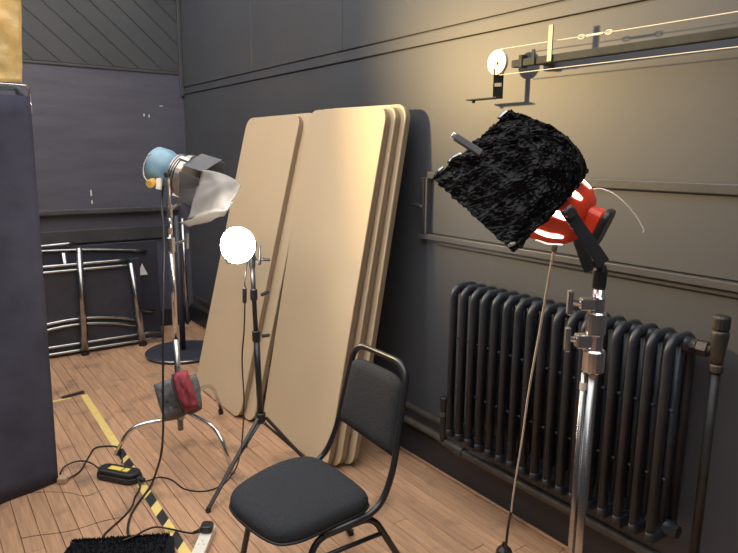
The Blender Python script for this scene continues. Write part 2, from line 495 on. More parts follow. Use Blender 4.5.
# ------------------------------------------------------------------ painted board frame with ledge
bd = thing('wall_board', 'dark painted wall board with a top rail and a projecting ledge over the radiator', 'wall board', (WX, 1.2, 1.2))
obj('board_panel', boxm((WX - 0.010, -0.38, 1.222), (WX - 0.0005, 2.36, 1.486)), 'wall_paint', bd)
obj('ledge', boxm((WX - 0.034, -0.38, 1.190), (WX - 0.0005, 2.42, 1.216)), 'trim_paint', bd, bevel=0.002)
obj('ledge_lip', boxm((WX - 0.016, -0.38, 1.168), (WX - 0.0005, 2.30, 1.1955)), 'trim_paint', bd, bevel=0.003)
obj('top_rail', boxm((WX - 0.028, -0.38, 1.486), (WX - 0.0005, 2.37, 1.520)), 'trim_paint', bd, bevel=0.004)
obj('stile', boxm((WX - 0.045, 2.366, 1.216), (WX - 0.0005, 2.398, 1.492)), 'black_metal', bd, bevel=0.003)
obj('edge_strip', boxm((WX - 0.040, 2.352, 1.216), (WX - 0.0005, 2.3655, 1.490)), 'trim_paint', bd, bevel=0.002)
obj('screw', cyl((WX - 0.052, 2.382, 1.352), (WX - 0.044, 2.382, 1.352), 0.007, 8), 'galvanised', bd)
eb = thing('eye_bolt', 'small threaded bolt sticking out beside the wall board stile', 'bolt', (WX, 2.42, 1.35))
obj('shank', cyl((WX - 0.03, 2.400, 1.352), (WX - 0.03, 2.475, 1.356), 0.0045, 8), 'galvanised', eb)
for yy in (2.412, 2.430, 2.448, 2.470):
    obj('nut', cyl((WX - 0.03, yy - 0.004, 1.353), (WX - 0.03, yy + 0.004, 1.353), 0.009, 6), 'galvanised', eb)

# ------------------------------------------------------------------ curtain track with pulley
ct = thing('curtain_track', 'grey metal curtain track bar with pulley wheel and cream cords on the wall', 'curtain track', (1.9, 1.2, 1.9))
TX = 1.985
obj('bar', boxm((TX - 0.012, -0.35, 1.942), (TX + 0.016, 1.792, 1.970)), 'track_steel', ct, bevel=0.003)
obj('bar_end', boxm((TX - 0.016, 1.735, 1.938), (TX + 0.020, 1.752, 1.985)), 'track_steel', ct, bevel=0.002)
pw = obj('pulley_wheel', lathem([(-0.008, 0.048), (-0.005, 0.050), (-0.002, 0.042), (0.002, 0.042), (0.005, 0.050), (0.008, 0.048)],
         basis_at((TX, 1.875, 1.972), (-1.0, -0.05, 0.0)), 32), 'brass_pulley', ct)
obj('axle', cyl((TX + 0.006, 1.875, 1.968), (TX - 0.014, 1.874, 1.968), 0.006, 8), 'black_metal', pw)
br = obj('pulley_bracket', boxm((-0.020, -0.075, -0.006), (0.020, 0.04, 0.006), basis_at((TX + 0.005, 1.872, 1.908), (-0.80, -0.60, 0))), 'matt_black', ct, bevel=0.002)
obj('bracket_label', boxm((-0.014, -0.016, 0.0062), (0.014, -0.002, 0.0075), basis_at((TX + 0.005, 1.872, 1.893), (-0.80, -0.60, 0))), 'brass_pulley', br)
obj('foot_plate', boxm((TX - 0.022, 1.856, 1.830), (TX + 0.02, 2.030, 1.835)), 'track_steel', ct, bevel=0.001)
obj('plate_bolt', cyl((TX, 2.005, 1.820), (TX, 2.005, 1.830), 0.007, 8), 'track_steel', ct)
obj('wall_arm', boxm((TX + 0.016, 1.66, 1.945), (WX, 1.69, 1.966)), 'track_steel', ct, bevel=0.002)
obj('wall_arm', boxm((TX + 0.016, 0.35, 1.945), (WX, 0.38, 1.966)), 'track_steel', ct, bevel=0.002)
obj('strap', boxm((TX - 0.018, 1.592, 1.945), (TX - 0.013, 1.613, 2.075)), 'galvanised', ct, bevel=0.001)
obj('strap_clip', boxm((TX - 0.018, 1.672, 1.942), (TX - 0.013, 1.687, 1.998)), 'track_steel', ct, bevel=0.001)
obj('upper_cord', tubem([(TX - 0.004, 1.864, 2.021), (TX - 0.006, 1.22, 2.014), (TX - 0.008, -0.35, 2.004)], 0.0016, 6), 'wire_cream', ct)
obj('lower_cord', tubem([(TX - 0.006, 1.857, 1.921), (TX - 0.008, -0.35, 1.905)], 0.0016, 6), 'wire_cream', ct)
tb = obj('turnbuckle', boxm((TX - 0.010, 1.385, 2.0115), (TX - 0.002, 1.455, 2.0195)), 'wire_cream', ct, bevel=0.002)
for yy in (1.365, 1.475):
    obj('eye', tubem([(TX - 0.006, yy + 0.014 * math.cos(a * math.pi / 5), 2.0155 + 0.007 * math.sin(a * math.pi / 5)) for a in range(11)], 0.0022, 6), 'wire_cream', tb)

# ------------------------------------------------------------------ chair
ch = thing('conference_chair', 'black metal stacking chair with charcoal fabric seat and tapered backrest', 'chair', (1.0, 1.77, 0))
def seat_outline(s=1.0):
    P = [(0.795, 1.895), (0.95, 1.965), (1.09, 1.975), (1.155, 1.90), (1.165, 1.66), (1.13, 1.575), (0.99, 1.555), (0.845, 1.548), (0.778, 1.605), (0.752, 1.80)]
    c = Vector((0.95, 1.755, 0)); P = [c + (Vector((x, y, 0)) - c) * s for x, y in P]
    P = P + P[:1]
    out = []
    n = len(P) - 1
    for i in range(n):
        a, b, c2, d = P[(i - 1) % n], P[i], P[(i + 1) % n], P[(i + 2) % n]
        for j in range(5):
            t = j / 5
            out.append(0.5 * ((2 * b) + (c2 - a) * t + (2 * a - 5 * b + 4 * c2 - d) * t * t + (3 * b - a - 3 * c2 + d) * t ** 3))
    return out
bm = bmesh.new()
rings = []
for s, z in ((0.93, 0.416), (0.985, 0.420), (1.0, 0.432), (1.0, 0.448), (0.975, 0.462), (0.90, 0.471), (0.7, 0.476), (0.4, 0.478), (0.1, 0.479)):
    rings.append([bm.verts.new((p.x, p.y, z)) for p in seat_outline(s)])
for a, b in zip(rings, rings[1:]):
    for k in range(len(a)): bm.faces.new((a[k], a[(k + 1) % len(a)], b[(k + 1) % len(a)], b[k]))
bm.faces.new(rings[0][::-1]); bm.faces.new(rings[-1])
seat = obj('seat', bm, 'chair_fabric', ch, smooth=True)
obj('piping', tubem([(p.x, p.y, 0.424) for p in seat_outline(1.0) + seat_outline(1.0)[:1]], 0.005, 6, caps=False), 'black_plastic', seat, smooth=True)
TR = 0.0115
yl, yr = 1.985, 1.555
# back hoop: one bent tube
hoop = bend([(0.95, yr, 0.408), (1.165, yr, 0.412), (1.228, 1.558, 0.53), (1.306, 1.585, 0.897), (1.306, 1.900, 0.897), (1.252, 1.955, 0.53), (1.195, yl - 0.012, 0.412), (0.95, yl - 0.012, 0.408)], 0.075, 7)
obj('back_frame', tubem(hoop, TR, 10), 'black_metal', ch, smooth=True)
# upholstered back: tapered rounded pad between the posts
def back_pt(u, v):   # v 0 bottom .. 1 top, u -1..1
    z = 0.585 + (0.852 - 0.585) * v
    k = (z - 0.53) / (0.897 - 0.53)
    pr0 = Vector((1.228, 1.558, 0.53)).lerp(Vector((1.306, 1.585, 0.897)), k)
    pl0 = Vector((1.252, 1.955, 0.53)).lerp(Vector((1.306, 1.900, 0.897)), k)
    c_ = (pr0 + pl0) / 2; h_ = (pl0 - pr0) / 2
    h_ *= (h_.length - 0.009) / h_.length
    return c_ + h_ * u
bm = bmesh.new()
nu, nv = 14, 14
def pad(side):
    g = []
    for j in range(nv + 1):
        v = j / nv; rowv = []
        for i in range(nu + 1):
            u = -1 + 2 * i / nu
            vv = v
            if v > 0.5: vv = v - 0.10 * (abs(u) ** 5) * (v - 0.5) * 2
            p = back_pt(u, vv)
            edge = (1 - abs(u) ** 6) * (1 - abs(2 * v - 1) ** 8)
            n = Vector((-0.976, 0, 0.216))
            p += n * ((0.020 if side > 0 else -0.012) * max(0, edge) ** 0.5 + (0.003 if side > 0 else -0.003))
            rowv.append(bm.verts.new(p))
        g.append(rowv)
    for j in range(nv):
        for i in range(nu):
            f = (g[j][i], g[j][i + 1], g[j + 1][i + 1], g[j + 1][i])
            bm.faces.new(f if side > 0 else f[::-1])
    return g
ga, gb = pad(1), pad(-1)
ra = [ga[0][i] for i in range(nu + 1)] + [ga[j][nu] for j in range(1, nv + 1)] + [ga[nv][i] for i in range(nu - 1, -1, -1)] + [ga[j][0] for j in range(nv - 1, 0, -1)]
rb = [gb[0][i] for i in range(nu + 1)] + [gb[j][nu] for j in range(1, nv + 1)] + [gb[nv][i] for i in range(nu - 1, -1, -1)] + [gb[j][0] for j in range(nv - 1, 0, -1)]
for k in range(len(ra)): bm.faces.new((ra[k], ra[(k + 1) % len(ra)], rb[(k + 1) % len(ra)], rb[k]))
obj('backrest', bm, 'chair_fabric', ch, smooth=True)
for s, yy in ((-1, yr + 0.012), (1, yl - 0.012)):
    # each side: an inverted U whose two ends are the legs
    top = [(0.965, yy, 0.395), (1.115, yy, 0.395)]
    fl_ = bend([(0.84, yy + s * 0.03, 0.0), (0.915, yy, 0.395), (1.04, yy, 0.395)], 0.07, 7)
    rl_ = bend([(1.04, yy, 0.395), (1.15, yy, 0.395), (1.37, yy + s * 0.05, 0.0)], 0.05, 7)
    obj('leg', tubem(fl_, TR, 10), 'black_metal', ch, smooth=True)
    obj('leg', tubem(rl_, TR, 10), 'black_metal', ch, smooth=True)
    obj('stretcher', tubem([(0.903, yy + s * 0.004, 0.325), (1.19, yy + s * 0.009, 0.325)], 0.008, 8), 'black_metal', ch, smooth=True)
    for px, py in ((0.84, yy + s * 0.03), (1.37, yy + s * 0.05)):
        obj('foot_cap', cyl((px, py, 0.0), (px, py, 0.02), 0.014, 10), 'rubber', ch)
obj('seat_rail', tubem([(0.95, yr + 0.01, 0.405), (0.95, yl - 0.01, 0.405)], 0.010, 8), 'black_metal', ch, smooth=True)
obj('seat_rail', tubem([(1.12, yr + 0.01, 0.405), (1.12, yl - 0.01, 0.405)], 0.010, 8), 'black_metal', ch, smooth=True)

# ------------------------------------------------------------------ black tripod stand with the bare lamp
BX, BY = 1.307, 2.742
bs = thing('light_stand', 'thin black tripod light stand in front of the leaning tables', 'light stand', (BX, BY, 0))
obj('centre_pole', tubem([(BX, BY, 0.262), (BX - 0.010, BY + 0.008, 0.72)], 0.0155, 12), 'black_metal', bs, smooth=True)
obj('upper_pole', tubem([(BX - 0.010, BY + 0.008, 0.70), (BX - 0.018, BY + 0.014, 1.08)], 0.0115, 12), 'black_metal', bs, smooth=True)
obj('collar', cyl((BX - 0.010, BY + 0.008, 0.69), (BX - 0.010, BY + 0.008, 0.745), 0.020, 12, 0.003), 'black_plastic', bs)
obj('collar_knob', cyl((BX + 0.012, BY - 0.012, 0.718), (BX + 0.042, BY - 0.035, 0.725), 0.009, 8, 0.002), 'black_plastic', bs)
obj('collar', cyl((BX - 0.015, BY + 0.012, 0.90), (BX - 0.015, BY + 0.012, 0.955), 0.018, 12, 0.003), 'black_plastic', bs)
obj('collar_knob', cyl((BX + 0.012, BY - 0.012, 0.925), (BX + 0.042, BY - 0.035, 0.945), 0.009, 8, 0.002), 'black_plastic', bs)
sp = obj('spider', cyl((BX, BY, 0.272), (BX, BY, 0.318), 0.024, 12, 0.004), 'black_plastic', bs)
for ex, ey in ((0.928, 2.531), (1.353, 3.05), (1.515, 2.505)):
    d = Vector((ex - BX, ey - BY, 0)); dn = d.normalized()
    a = Vector((BX, BY, 0.295)) + dn * 0.026
    lg = obj('leg', boxm((-0.0085, -0.006, 0), (0.0085, 0.006, (Vector((ex, ey, 0.008)) - a).length), basis_at(a, Vector((ex, ey, 0.008)) - a)), 'black_metal', bs, bevel=0.002)
    mid = a.lerp(Vector((ex, ey, 0.008)), 0.62)
    obj('brace', boxm((-0.006, -0.003, 0), (0.006, 0.003, (mid - Vector((BX, BY, 0.262)) - dn * 0.018).length), basis_at(Vector((BX, BY, 0.262)) + dn * 0.018, mid - Vector((BX, BY, 0.262)) - dn * 0.018)), 'black_metal', bs)
    obj('rubber_foot', cyl((ex - dn.x * 0.01, ey - dn.y * 0.01, 0.0), (ex - dn.x * 0.01, ey - dn.y * 0.01, 0.022), 0.011, 8), 'rubber', lg)

lc = V((1.224, 2.745, 1.176))
la = V((-0.753, -0.619, 0.129)).normalized()
bl = thing('video_lamp', 'small round lamp head switched on, glaring white on the black tripod stand', 'lamp', tuple(lc))
M = basis_at(lc, la)
obj('housing', lathem([(-0.105, 0.028), (-0.10, 0.042), (-0.06, 0.056), (-0.015, 0.072), (-0.008, 0.074), (-0.008, 0.066)], M, 28, capb=False), 'black_metal', bl, smooth=True)
obj('lamp_face', lathem([(-0.03, 0.02), (-0.012, 0.062), (0.010, 0.083), (0.030, 0.086), (0.050, 0.072), (0.064, 0.042), (0.069, 0.006)], M, 28), 'lamp_hot', bl, smooth=True)
st = Vector((BX - 0.018, BY + 0.014, 1.075))
obj('yoke', tubem(bend([tuple(lc + M.to_3x3() @ Vector((0.088, 0, -0.03))), tuple(lc + M.to_3x3() @ Vector((0.088, 0, -0.03)) + Vector((0, 0, -0.10))), tuple(st + Vector((0, 0, 0.055)))], 0.03), 0.006, 8), 'black_metal', bl, smooth=True)
obj('yoke', tubem(bend([tuple(lc + M.to_3x3() @ Vector((-0.088, 0, -0.03))), tuple(lc + M.to_3x3() @ Vector((-0.088, 0, -0.03)) + Vector((0, 0, -0.10))), tuple(st + Vector((0, 0, 0.055)))], 0.03), 0.006, 8), 'black_metal', bl, smooth=True)
obj('spigot_clamp', cyl((BX - 0.018, BY + 0.014, 1.06), (BX - 0.018, BY + 0.014, 1.135), 0.015, 12, 0.003), 'black_plastic', bl)
obj('clamp_knob', cyl((BX + 0.012, BY - 0.01, 1.10), (BX + 0.05, BY - 0.04, 1.10), 0.007, 8), 'black_plastic', bl)

# cable of that lamp, with the inline switch
lcab = thing('lamp_cable', 'thin black cable hanging down the black tripod stand and over the floor', 'cable', (1.199, 2.825, 0.000))
obj('cord', tubem(spline([tuple(lc - la * 0.10 + Vector((0, 0, -0.03))), (1.231, 2.716, 1.022), (1.220, 2.695, 0.954), (1.202, 2.679, 0.780), (1.195, 2.698, 0.628), (1.198, 2.697, 0.425), (1.167, 2.663, 0.238), (1.113, 2.596, 0.163), (1.151, 2.763, 0.020), (1.078, 2.716, 0.005),
      (0.989, 2.710, 0.005), (0.916, 2.783, 0.005), (0.894, 2.903, 0.005), (0.854, 2.966, 0.005), (0.804, 2.963, 0.006), (0.744, 2.939, 0.020)], 6), 0.0035, 6), 'cable_black', lcab, smooth=True)
obj('inline_switch', cyl((1.221, 2.700, 0.978), (1.213, 2.689, 0.908), 0.010, 10, 0.003), 'black_plastic', lcab)

# ------------------------------------------------------------------ chrome stand with the blue lamp
SX, SY = 1.062, 3.245
cs = thing('chrome_light_stand', 'chrome light stand with bowed legs carrying the blue lamp', 'light stand', (SX, SY, 0))
obj('base_pole', tubem([(SX, SY, 0.10), (SX, SY, 0.62)], 0.016, 14), 'old_chrome', cs, smooth=True)
obj('riser', tubem([(SX, SY, 0.60), (SX, SY, 1.15)], 0.0135, 14), 'chrome', cs, smooth=True)
obj('collar', cyl((SX, SY, 1.09), (SX, SY, 1.17), 0.021, 14, 0.004), 'chrome', cs)
obj('top_riser', tubem([(SX, SY, 1.16), (SX, SY, 1.30)], 0.011, 12), 'chrome', cs, smooth=True)
obj('collar_knob', cyl((SX, SY, 1.13), (1.126, 3.199, 1.155), 0.007, 8), 'old_chrome', cs)
obj('tee_handle', cyl((1.134, 3.202, 1.191), (1.125, 3.189, 1.109), 0.009, 8, 0.002), 'old_chrome', cs)
for n_, (ex, ey, hz) in enumerate(((0.738, 3.345, 0.175), (1.17, 2.796, 0.23), (1.428, 3.552, 0.26))):
    d = Vector((ex - SX, ey - SY, 0)); L_ = d.length; dn = d.normalized()
    P = bend([tuple(Vector((SX, SY, hz))), tuple(Vector((SX, SY, hz - 0.02)) + dn * L_ * 0.76), (ex, ey, 0.006)], 0.09, 8)
    lg = obj('leg', tubem(P, 0.0115, 10), 'chrome', cs, smooth=True)
    obj('foot_tip', cyl((ex - dn.x * 0.012, ey - dn.y * 0.012, 0.0), (ex - dn.x * 0.02, ey - dn.y * 0.02, 0.03), 0.014, 10), 'rubber', lg)
obj('leg_hub', cyl((SX, SY, 0.16), (SX, SY, 0.28), 0.024, 12, 0.004), 'old_chrome', cs)

# sandbag hung on that stand
sb = thing('sandbag', 'grey and red sandbag hung round the chrome stand pole', 'sandbag', (0.967, 2.970, 0.397))
def pillow(M, w, h, t, seed, n=12):
    bm = bmesh.new(); g = {}
    for side in (1, -1):
        for j in range(n + 1):
            for i in range(n + 1):
                u, v = -1 + 2 * i / n, -1 + 2 * j / n
                e = max(0.0, (1 - u ** 4) * (1 - v ** 4)) ** 0.5
                if side < 0 and (i in (0, n) or j in (0, n)):
                    g[(side, i, j)] = g[(1, i, j)]; continue
                nz = noise.noise(Vector((u * 2.6 + seed, v * 2.6, side * 3.0)))
                p = Vector((u * w / 2 * (1 - 0.06 * v * v), v * h / 2 * (1 - 0.06 * u * u), side * t / 2 * e * (1 + 0.7 * nz)))
                g[(side, i, j)] = bm.verts.new(M @ p)
    for side in (1, -1):
        for j in range(n):
            for i in range(n):
                f = [g[(side, i, j)], g[(side, i + 1, j)], g[(side, i + 1, j + 1)], g[(side, i, j + 1)]]
                bm.faces.new(f if side > 0 else f[::-1])
    return bm
def frame3(o, x, y):
    x = Vector(x).normalized(); y = Vector(y); y = (y - x * y.dot(x)).normalized(); z = x.cross(y)
    return Matrix(((x.x, y.x, z.x, o[0]), (x.y, y.y, z.y, o[1]), (x.z, y.z, z.z, o[2]), (0, 0, 0, 1)))
obj('grey_pouch', pillow(frame3((0.936, 2.968, 0.400), (0.928, -0.298, 0.235), (-0.188, 0.369, 0.979)), 0.135, 0.20, 0.085, 1.0), 'sandbag_grey', sb, smooth=True)
obj('red_pouch', pillow(frame3((0.970, 2.871, 0.465), (0.930, -0.415, 0.274), (-0.201, 0.317, 0.988)), 0.085, 0.20, 0.070, 4.0), 'sandbag_red', sb, smooth=True)
obj('grey_pouch', pillow(frame3((1.022, 2.923, 0.421), (0.875, 0.362, -0.050), (-0.018, 0.247, 0.981)), 0.10, 0.19, 0.05, 7.0), 'sandbag_grey', sb, smooth=True)
obj('strap', tubem(spline([(0.940, 2.900, 0.549), (0.912, 2.878, 0.531), (0.914, 2.836, 0.464), (0.943, 2.820, 0.381)], 5), 0.005, 6), 'rubber', sb, smooth=True)
obj('label_patch', boxm((-0.02, -0.014, 0.0), (0.02, 0.014, 0.003), frame3((0.914, 2.921, 0.389), (0.825, -0.389, 0.332), (-0.140, 0.334, 0.979))), 'galvanised', sb)

# blue lamp head
hc = V((1.101, 3.289, 1.508))
ha = V((0.568, -0.704, -0.292)).normalized()
M = basis_at(hc, ha)
bh = thing('blue_spot_lamp', 'blue lamp head with grey barn doors and a pale diffusion sheet', 'lamp', tuple(hc))
can = obj('housing', lathem([(-0.115, 0.060), (-0.112, 0.085), (-0.10, 0.096), (-0.04, 0.100), (-0.015, 0.090), (0.03, 0.088)], M, 28), 'blue_enamel', bh, smooth=True)
for k in range(4):
    obj('cooling_fin', lathem([(0.032 + k * 0.013, 0.092), (0.033 + k * 0.013, 0.102), (0.039 + k * 0.013, 0.102), (0.040 + k * 0.013, 0.092)], M, 28), 'fin_metal', bh)
obj('front_ring', lathem([(0.082, 0.100), (0.085, 0.116), (0.112, 0.118), (0.114, 0.104)], M, 28), 'fin_metal', bh, smooth=False)
for a in (0.5, 2.2, 4.2):
    obj('ring_catch', boxm((0.108, -0.012, 0.070), (0.126, 0.012, 0.125), M @ Matrix.Rotation(a, 4, 'Z')), 'fin_metal', bh, bevel=0.003)
for a in range(4):
    Ma = M @ Matrix.Rotation(a * math.pi / 2 + 0.35, 4, 'Z')
    Pd = [(-0.085, 0.118), (0.085, 0.118), (0.088, 0.235), (-0.088, 0.235)]
    R_ = Ma @ Matrix(((0, 0, 1, 0.108), (1, 0, 0, 0), (0, 1, 0, 0), (0, 0, 0, 1)))
    tilt = Matrix.Translation((0, 0.118, 0)) @ Matrix.Rotation(math.radians(3), 4, 'X') @ Matrix.Translation((0, -0.118, 0))
    obj('barn_door', prismm(Pd, 0, 0.002, R_ @ tilt), 'barn_grey', bh)
# diffusion sheet clipped over the doors
def sheet(corners, n, crumple, seed, bulge=(0, 0, 0), scale=6.0, edge=0.0, side=(0, 0, 0)):
    a, b, c, d = [Vector(p) for p in corners]; bl_ = Vector(bulge)
    nrm = (b - a).cross(d - a).normalized()
    bm = bmesh.new(); g = []
    for j in range(n + 1):
        rowv = []
        for i in range(n + 1):
            u, v = i / n, j / n
            p = (a * (1 - u) + b * u) * (1 - v) + (d * (1 - u) + c * u) * v
            p += bl_ * (4 * u * (1 - u)) * (0.4 + 0.6 * 4 * v * (1 - v))
            p += Vector(side) * (u ** 3) * (4 * v * (1 - v)) * (0.5 + v)
            q = Vector((u * scale + seed, v * scale, seed))
            w = noise.noise(q) + 0.5 * abs(noise.noise(q * 2.3)) + 0.35 * abs(noise.noise(q * 4.7))
            p += nrm * crumple * w
            if edge and (i in (0, n) or j in (0, n)):
                p += (p - (a + b + c + d) / 4).normalized() * edge * noise.noise(q * 3.0)
            rowv.append(bm.verts.new(p))
        g.append(rowv)
    for j in range(n):
        for i in range(n):
            bm.faces.new((g[j][i], g[j][i + 1], g[j + 1][i + 1], g[j + 1][i]))
    return bm
def sheet_obj(name, bm, m, parent, th=0.0008, smooth=False):
    o = obj(name, bm, m, parent, smooth=smooth)
    md = o.modifiers.new('solid', 'SOLIDIFY'); md.thickness = th; md.offset = 0
    return o
sheet_obj('diffusion_sheet', sheet(((1.160, 3.036, 1.519), (1.271, 2.816, 1.457), (1.195, 2.840, 1.330), (1.090, 3.054, 1.279)), 18, 0.014, 2.0, (-0.001, -0.053, 0.039), 2.5), 'diffusion', bh, smooth=True)
sheet_obj('diffusion_sheet', sheet(((1.061, 3.119, 1.255), (1.251, 2.860, 1.370), (1.291, 3.084, 1.277), (1.163, 3.236, 1.212)), 12, 0.014, 5.0, (0, 0, 0), 3.0), 'diffusion', bh, smooth=True)
obj('focus_knob', cyl((0.997, 3.263, 1.454), (0.963, 3.235, 1.446), 0.022, 12, 0.004), 'ochre_plastic', bh)
obj('connector_block', boxm((-0.012, -0.028, -0.015), (0.012, 0.028, 0.015), frame3((1.014, 3.236, 1.445), (0.802, -0.599, -0.090), (0.185, 0.101, 0.983))), 'white_plastic', bh, bevel=0.003)
obj('handle_wire', tubem(spline([(0.996, 3.298, 1.599), (0.962, 3.296, 1.539), (0.953, 3.277, 1.484), (0.970, 3.243, 1.445)], 5), 0.004, 6), 'fin_metal', bh, smooth=True)
px_ = M.to_3x3() @ Vector((1, 0, 0))
a1 = hc + ha * 0.05 + px_ * 0.108; a2 = hc + ha * 0.05 - px_ * 0.108
base = Vector((SX, SY, 1.30))
for a in (a1, a2):
    obj('yoke', tubem(bend([tuple(a), tuple(a + Vector((0, 0, -0.11))), tuple(base + Vector((0, 0, 0.01)))], 0.05), 0.008, 8), 'fin_metal', bh, smooth=True)
    obj('yoke_knob', cyl(tuple(a), tuple(a + (a - (hc + ha * 0.05)).normalized() * 0.025), 0.014, 10, 0.003), 'black_plastic', bh)
obj('spigot', cyl((SX, SY, 1.27), (SX, SY, 1.345), 0.015, 12, 0.003), 'chrome', bh)
bc = thing('lamp_cable', 'thick dark cable dropping from the blue lamp to the floor mat', 'cable', (0.783, 2.897, 0.000))
obj('cord', tubem(spline([tuple(hc - ha * 0.06 + Vector((0, 0, -0.095))), (1.005, 3.181, 1.343), (0.976, 3.087, 1.179), (0.929, 3.004, 0.898), (0.898, 2.946, 0.666), (0.867, 2.888, 0.437), (0.847, 2.846, 0.304), (0.821, 2.814, 0.197), (0.814, 2.927, 0.030), (0.767, 2.873, 0.006), (0.694, 2.783, 0.006), (0.640, 2.700, 0.006), (0.603, 2.610, 0.008), (0.572, 2.476, 0.030)], 6), 0.0055, 7), 'cable_black', bc, smooth=True)

# ------------------------------------------------------------------ redhead with black foil
RX, RY = 1.254, 0.840
rs = thing('steel_light_stand', 'heavy chrome light stand with two clamp collars in front of the radiator', 'light stand', (RX, RY, 0))
obj('base_tube', tubem([(RX, RY, 0.14), (RX, RY, 1.12)], 0.0125, 16), 'old_chrome', rs, smooth=True)
side = V((-0.813, 0.583, -0.008)); side.z = 0; side.normalize()
obj('side_tube', tubem([tuple(Vector((RX, RY, 0.30)) + side * 0.0195), tuple(Vector((RX, RY, 1.10)) + side * 0.0195)], 0.0065, 12), 'old_chrome', rs, smooth=True)
obj('tube_band', cyl(tuple(Vector((RX, RY, 1.058)) + side * 0.0195), tuple(Vector((RX, RY, 1.076)) + side * 0.0195), 0.0078, 12), 'white_plastic', rs)
c1 = obj('collar', cyl((RX, RY, 1.102), (RX, RY, 1.158), 0.0265, 18, 0.004), 'chrome', rs)
c2 = obj('collar', cyl((RX, RY, 1.192), (RX, RY, 1.248), 0.0225, 18, 0.004), 'chrome', rs)
obj('collar_lug', boxm((-0.014, -0.016, 0.0), (0.014, 0.016, 0.045), basis_at((RX, RY, 1.178), side)), 'chrome', c1, bevel=0.003)
obj('collar_lug', boxm((-0.012, -0.014, 0.0), (0.012, 0.014, 0.040), basis_at((RX, RY, 1.266), side)), 'chrome', c2, bevel=0.003)
obj('riser', tubem([(RX, RY, 1.12), (RX, RY, 1.31)], 0.0135, 16), 'chrome', rs, smooth=True)
obj('upper_sleeve', cyl((RX, RY, 1.156), (RX, RY, 1.200), 0.019, 16, 0.003), 'chrome', rs)
obj('upper_sleeve', cyl((RX, RY, 1.246), (RX, RY, 1.284), 0.0165, 16, 0.003), 'chrome', rs)
for par, z in ((c1, 1.178), (c2, 1.266)):
    p0 = Vector((RX, RY, z)) + side * 0.035; p1 = Vector((RX, RY, z + 0.006)) + side * 0.064
    sc = obj('clamp_screw', cyl(tuple(p0), tuple(p1), 0.0065, 10), 'chrome', par)
    obj('tee_handle', boxm((-0.009, -0.032, -0.006), (0.009, 0.026, 0.006), basis_at(p1, side)), 'chrome', par, bevel=0.003)
for k in range(3):
    a = math.radians(20 + 120 * k)
    e = Vector((RX + 0.48 * math.cos(a), RY + 0.48 * math.sin(a), 0.01))
    lg = obj('leg', tubem(bend([(RX, RY, 0.40), tuple(Vector((RX, RY, 0.36)) + (e - Vector((RX, RY, 0.01))) * 0.08), tuple(e)], 0.03), 0.011, 10), 'old_chrome', rs, smooth=True)
    obj('leg_brace', tubem([(RX, RY, 0.16), tuple(Vector((RX, RY, 0.36)).lerp(e, 0.55))], 0.006, 8), 'old_chrome', rs, smooth=True)
    obj('rubber_foot', cyl((e.x, e.y, 0), (e.x, e.y, 0.03), 0.016, 10), 'rubber', lg)
obj('leg_collar', cyl((RX, RY, 0.37), (RX, RY, 0.43), 0.03, 14, 0.004), 'chrome', rs)
obj('lower_collar', cyl((RX, RY, 0.14), (RX, RY, 0.18), 0.026, 14, 0.004), 'chrome', rs)

rc = V((1.232, 0.928, 1.474))
ra_ = V((-0.384, 0.842, 0.373)).normalized()
M = basis_at(rc, ra_)
rh = thing('red_flood_lamp', 'red lamp head glowing through its vents below the crumpled black foil', 'lamp', tuple(rc))
SLOT0 = 0.0
PROF = [(-0.052, 0.040), (-0.049, 0.052), (-0.030, 0.072), (0.0, 0.085), (0.05, 0.092), (0.085, 0.096), (0.085, 0.090), (0.04, 0.084)]
shell = obj('housing', lathem(PROF, M, 32, capb=False), 'red_enamel', rh, smooth=True)
obj('reflector', lathem([(-0.055, 0.01), (-0.05, 0.045), (0.0, 0.075), (0.05, 0.086)], M, 24, capb=False), 'reflector', rh, smooth=True)
def arc_strip(M, s0, s1, r0, r1, a0, a1, n=10):
    bm = bmesh.new()
    pr_ = []
    for k in range(n + 1):
        a = a0 + (a1 - a0) * k / n
        c, s = math.cos(a), math.sin(a)
        pr_.append([bm.verts.new(M @ Vector((c * r, s * r, z))) for r, z in ((r0, s0), (r1, s0), (r1 + 0.0, s1), (r0, s1))])
    for p, q in zip(pr_, pr_[1:]):
        for k in range(4): bm.faces.new((p[k], p[(k + 1) % 4], q[(k + 1) % 4], q[k]))
    bm.faces.new(pr_[0][::-1]); bm.faces.new(pr_[-1])
    return bm
def rad_at(sv):
    for (a, ra), (b, rb2) in zip(PROF, PROF[1:]):
        if a <= sv <= b: return ra + (rb2 - ra) * (sv - a) / (b - a)
    return PROF[5][1]
def long_slot(ang, s0, s1, hw, n=10):
    bm = bmesh.new(); prv = None
    for k in range(n + 1):
        sv = s0 + (s1 - s0) * k / n; rr = rad_at(sv) + 0.0012; w = hw * min(1, 0.55 + 2.2 * min(k, n - k) / n) / rr
        q = [bm.verts.new(M @ Vector((rr * math.cos(ang + d * w), rr * math.sin(ang + d * w), sv))) for d in (-1, 0, 1)]
        if prv:
            for c in range(2): bm.faces.new((prv[c], prv[c + 1], q[c + 1], q[c]))
        prv = q
    return bm
for k in range(9):
    sl = obj('vent_slot', long_slot(SLOT0 + 2 * math.pi * k / 9, -0.030, 0.032, 0.0075), 'slot_hot', shell, smooth=True)
bk = rc - ra_ * 0.082
Mb = basis_at(bk, ra_)
obj('back_box', prismm(rrect(0.075, 0.075, 0.018, 5), 0.0, 0.035, Mb), 'red_enamel', rh, bevel=0.004)
obj('back_bumper', prismm(rrect(0.092, 0.092, 0.026, 5), -0.016, -0.0005, Mb), 'black_plastic', rh, bevel=0.005)
ya = V((1.149, 0.857, 1.479)); yb = V((1.326, 0.989, 1.461))
foot = Vector((RX, RY, 1.335))
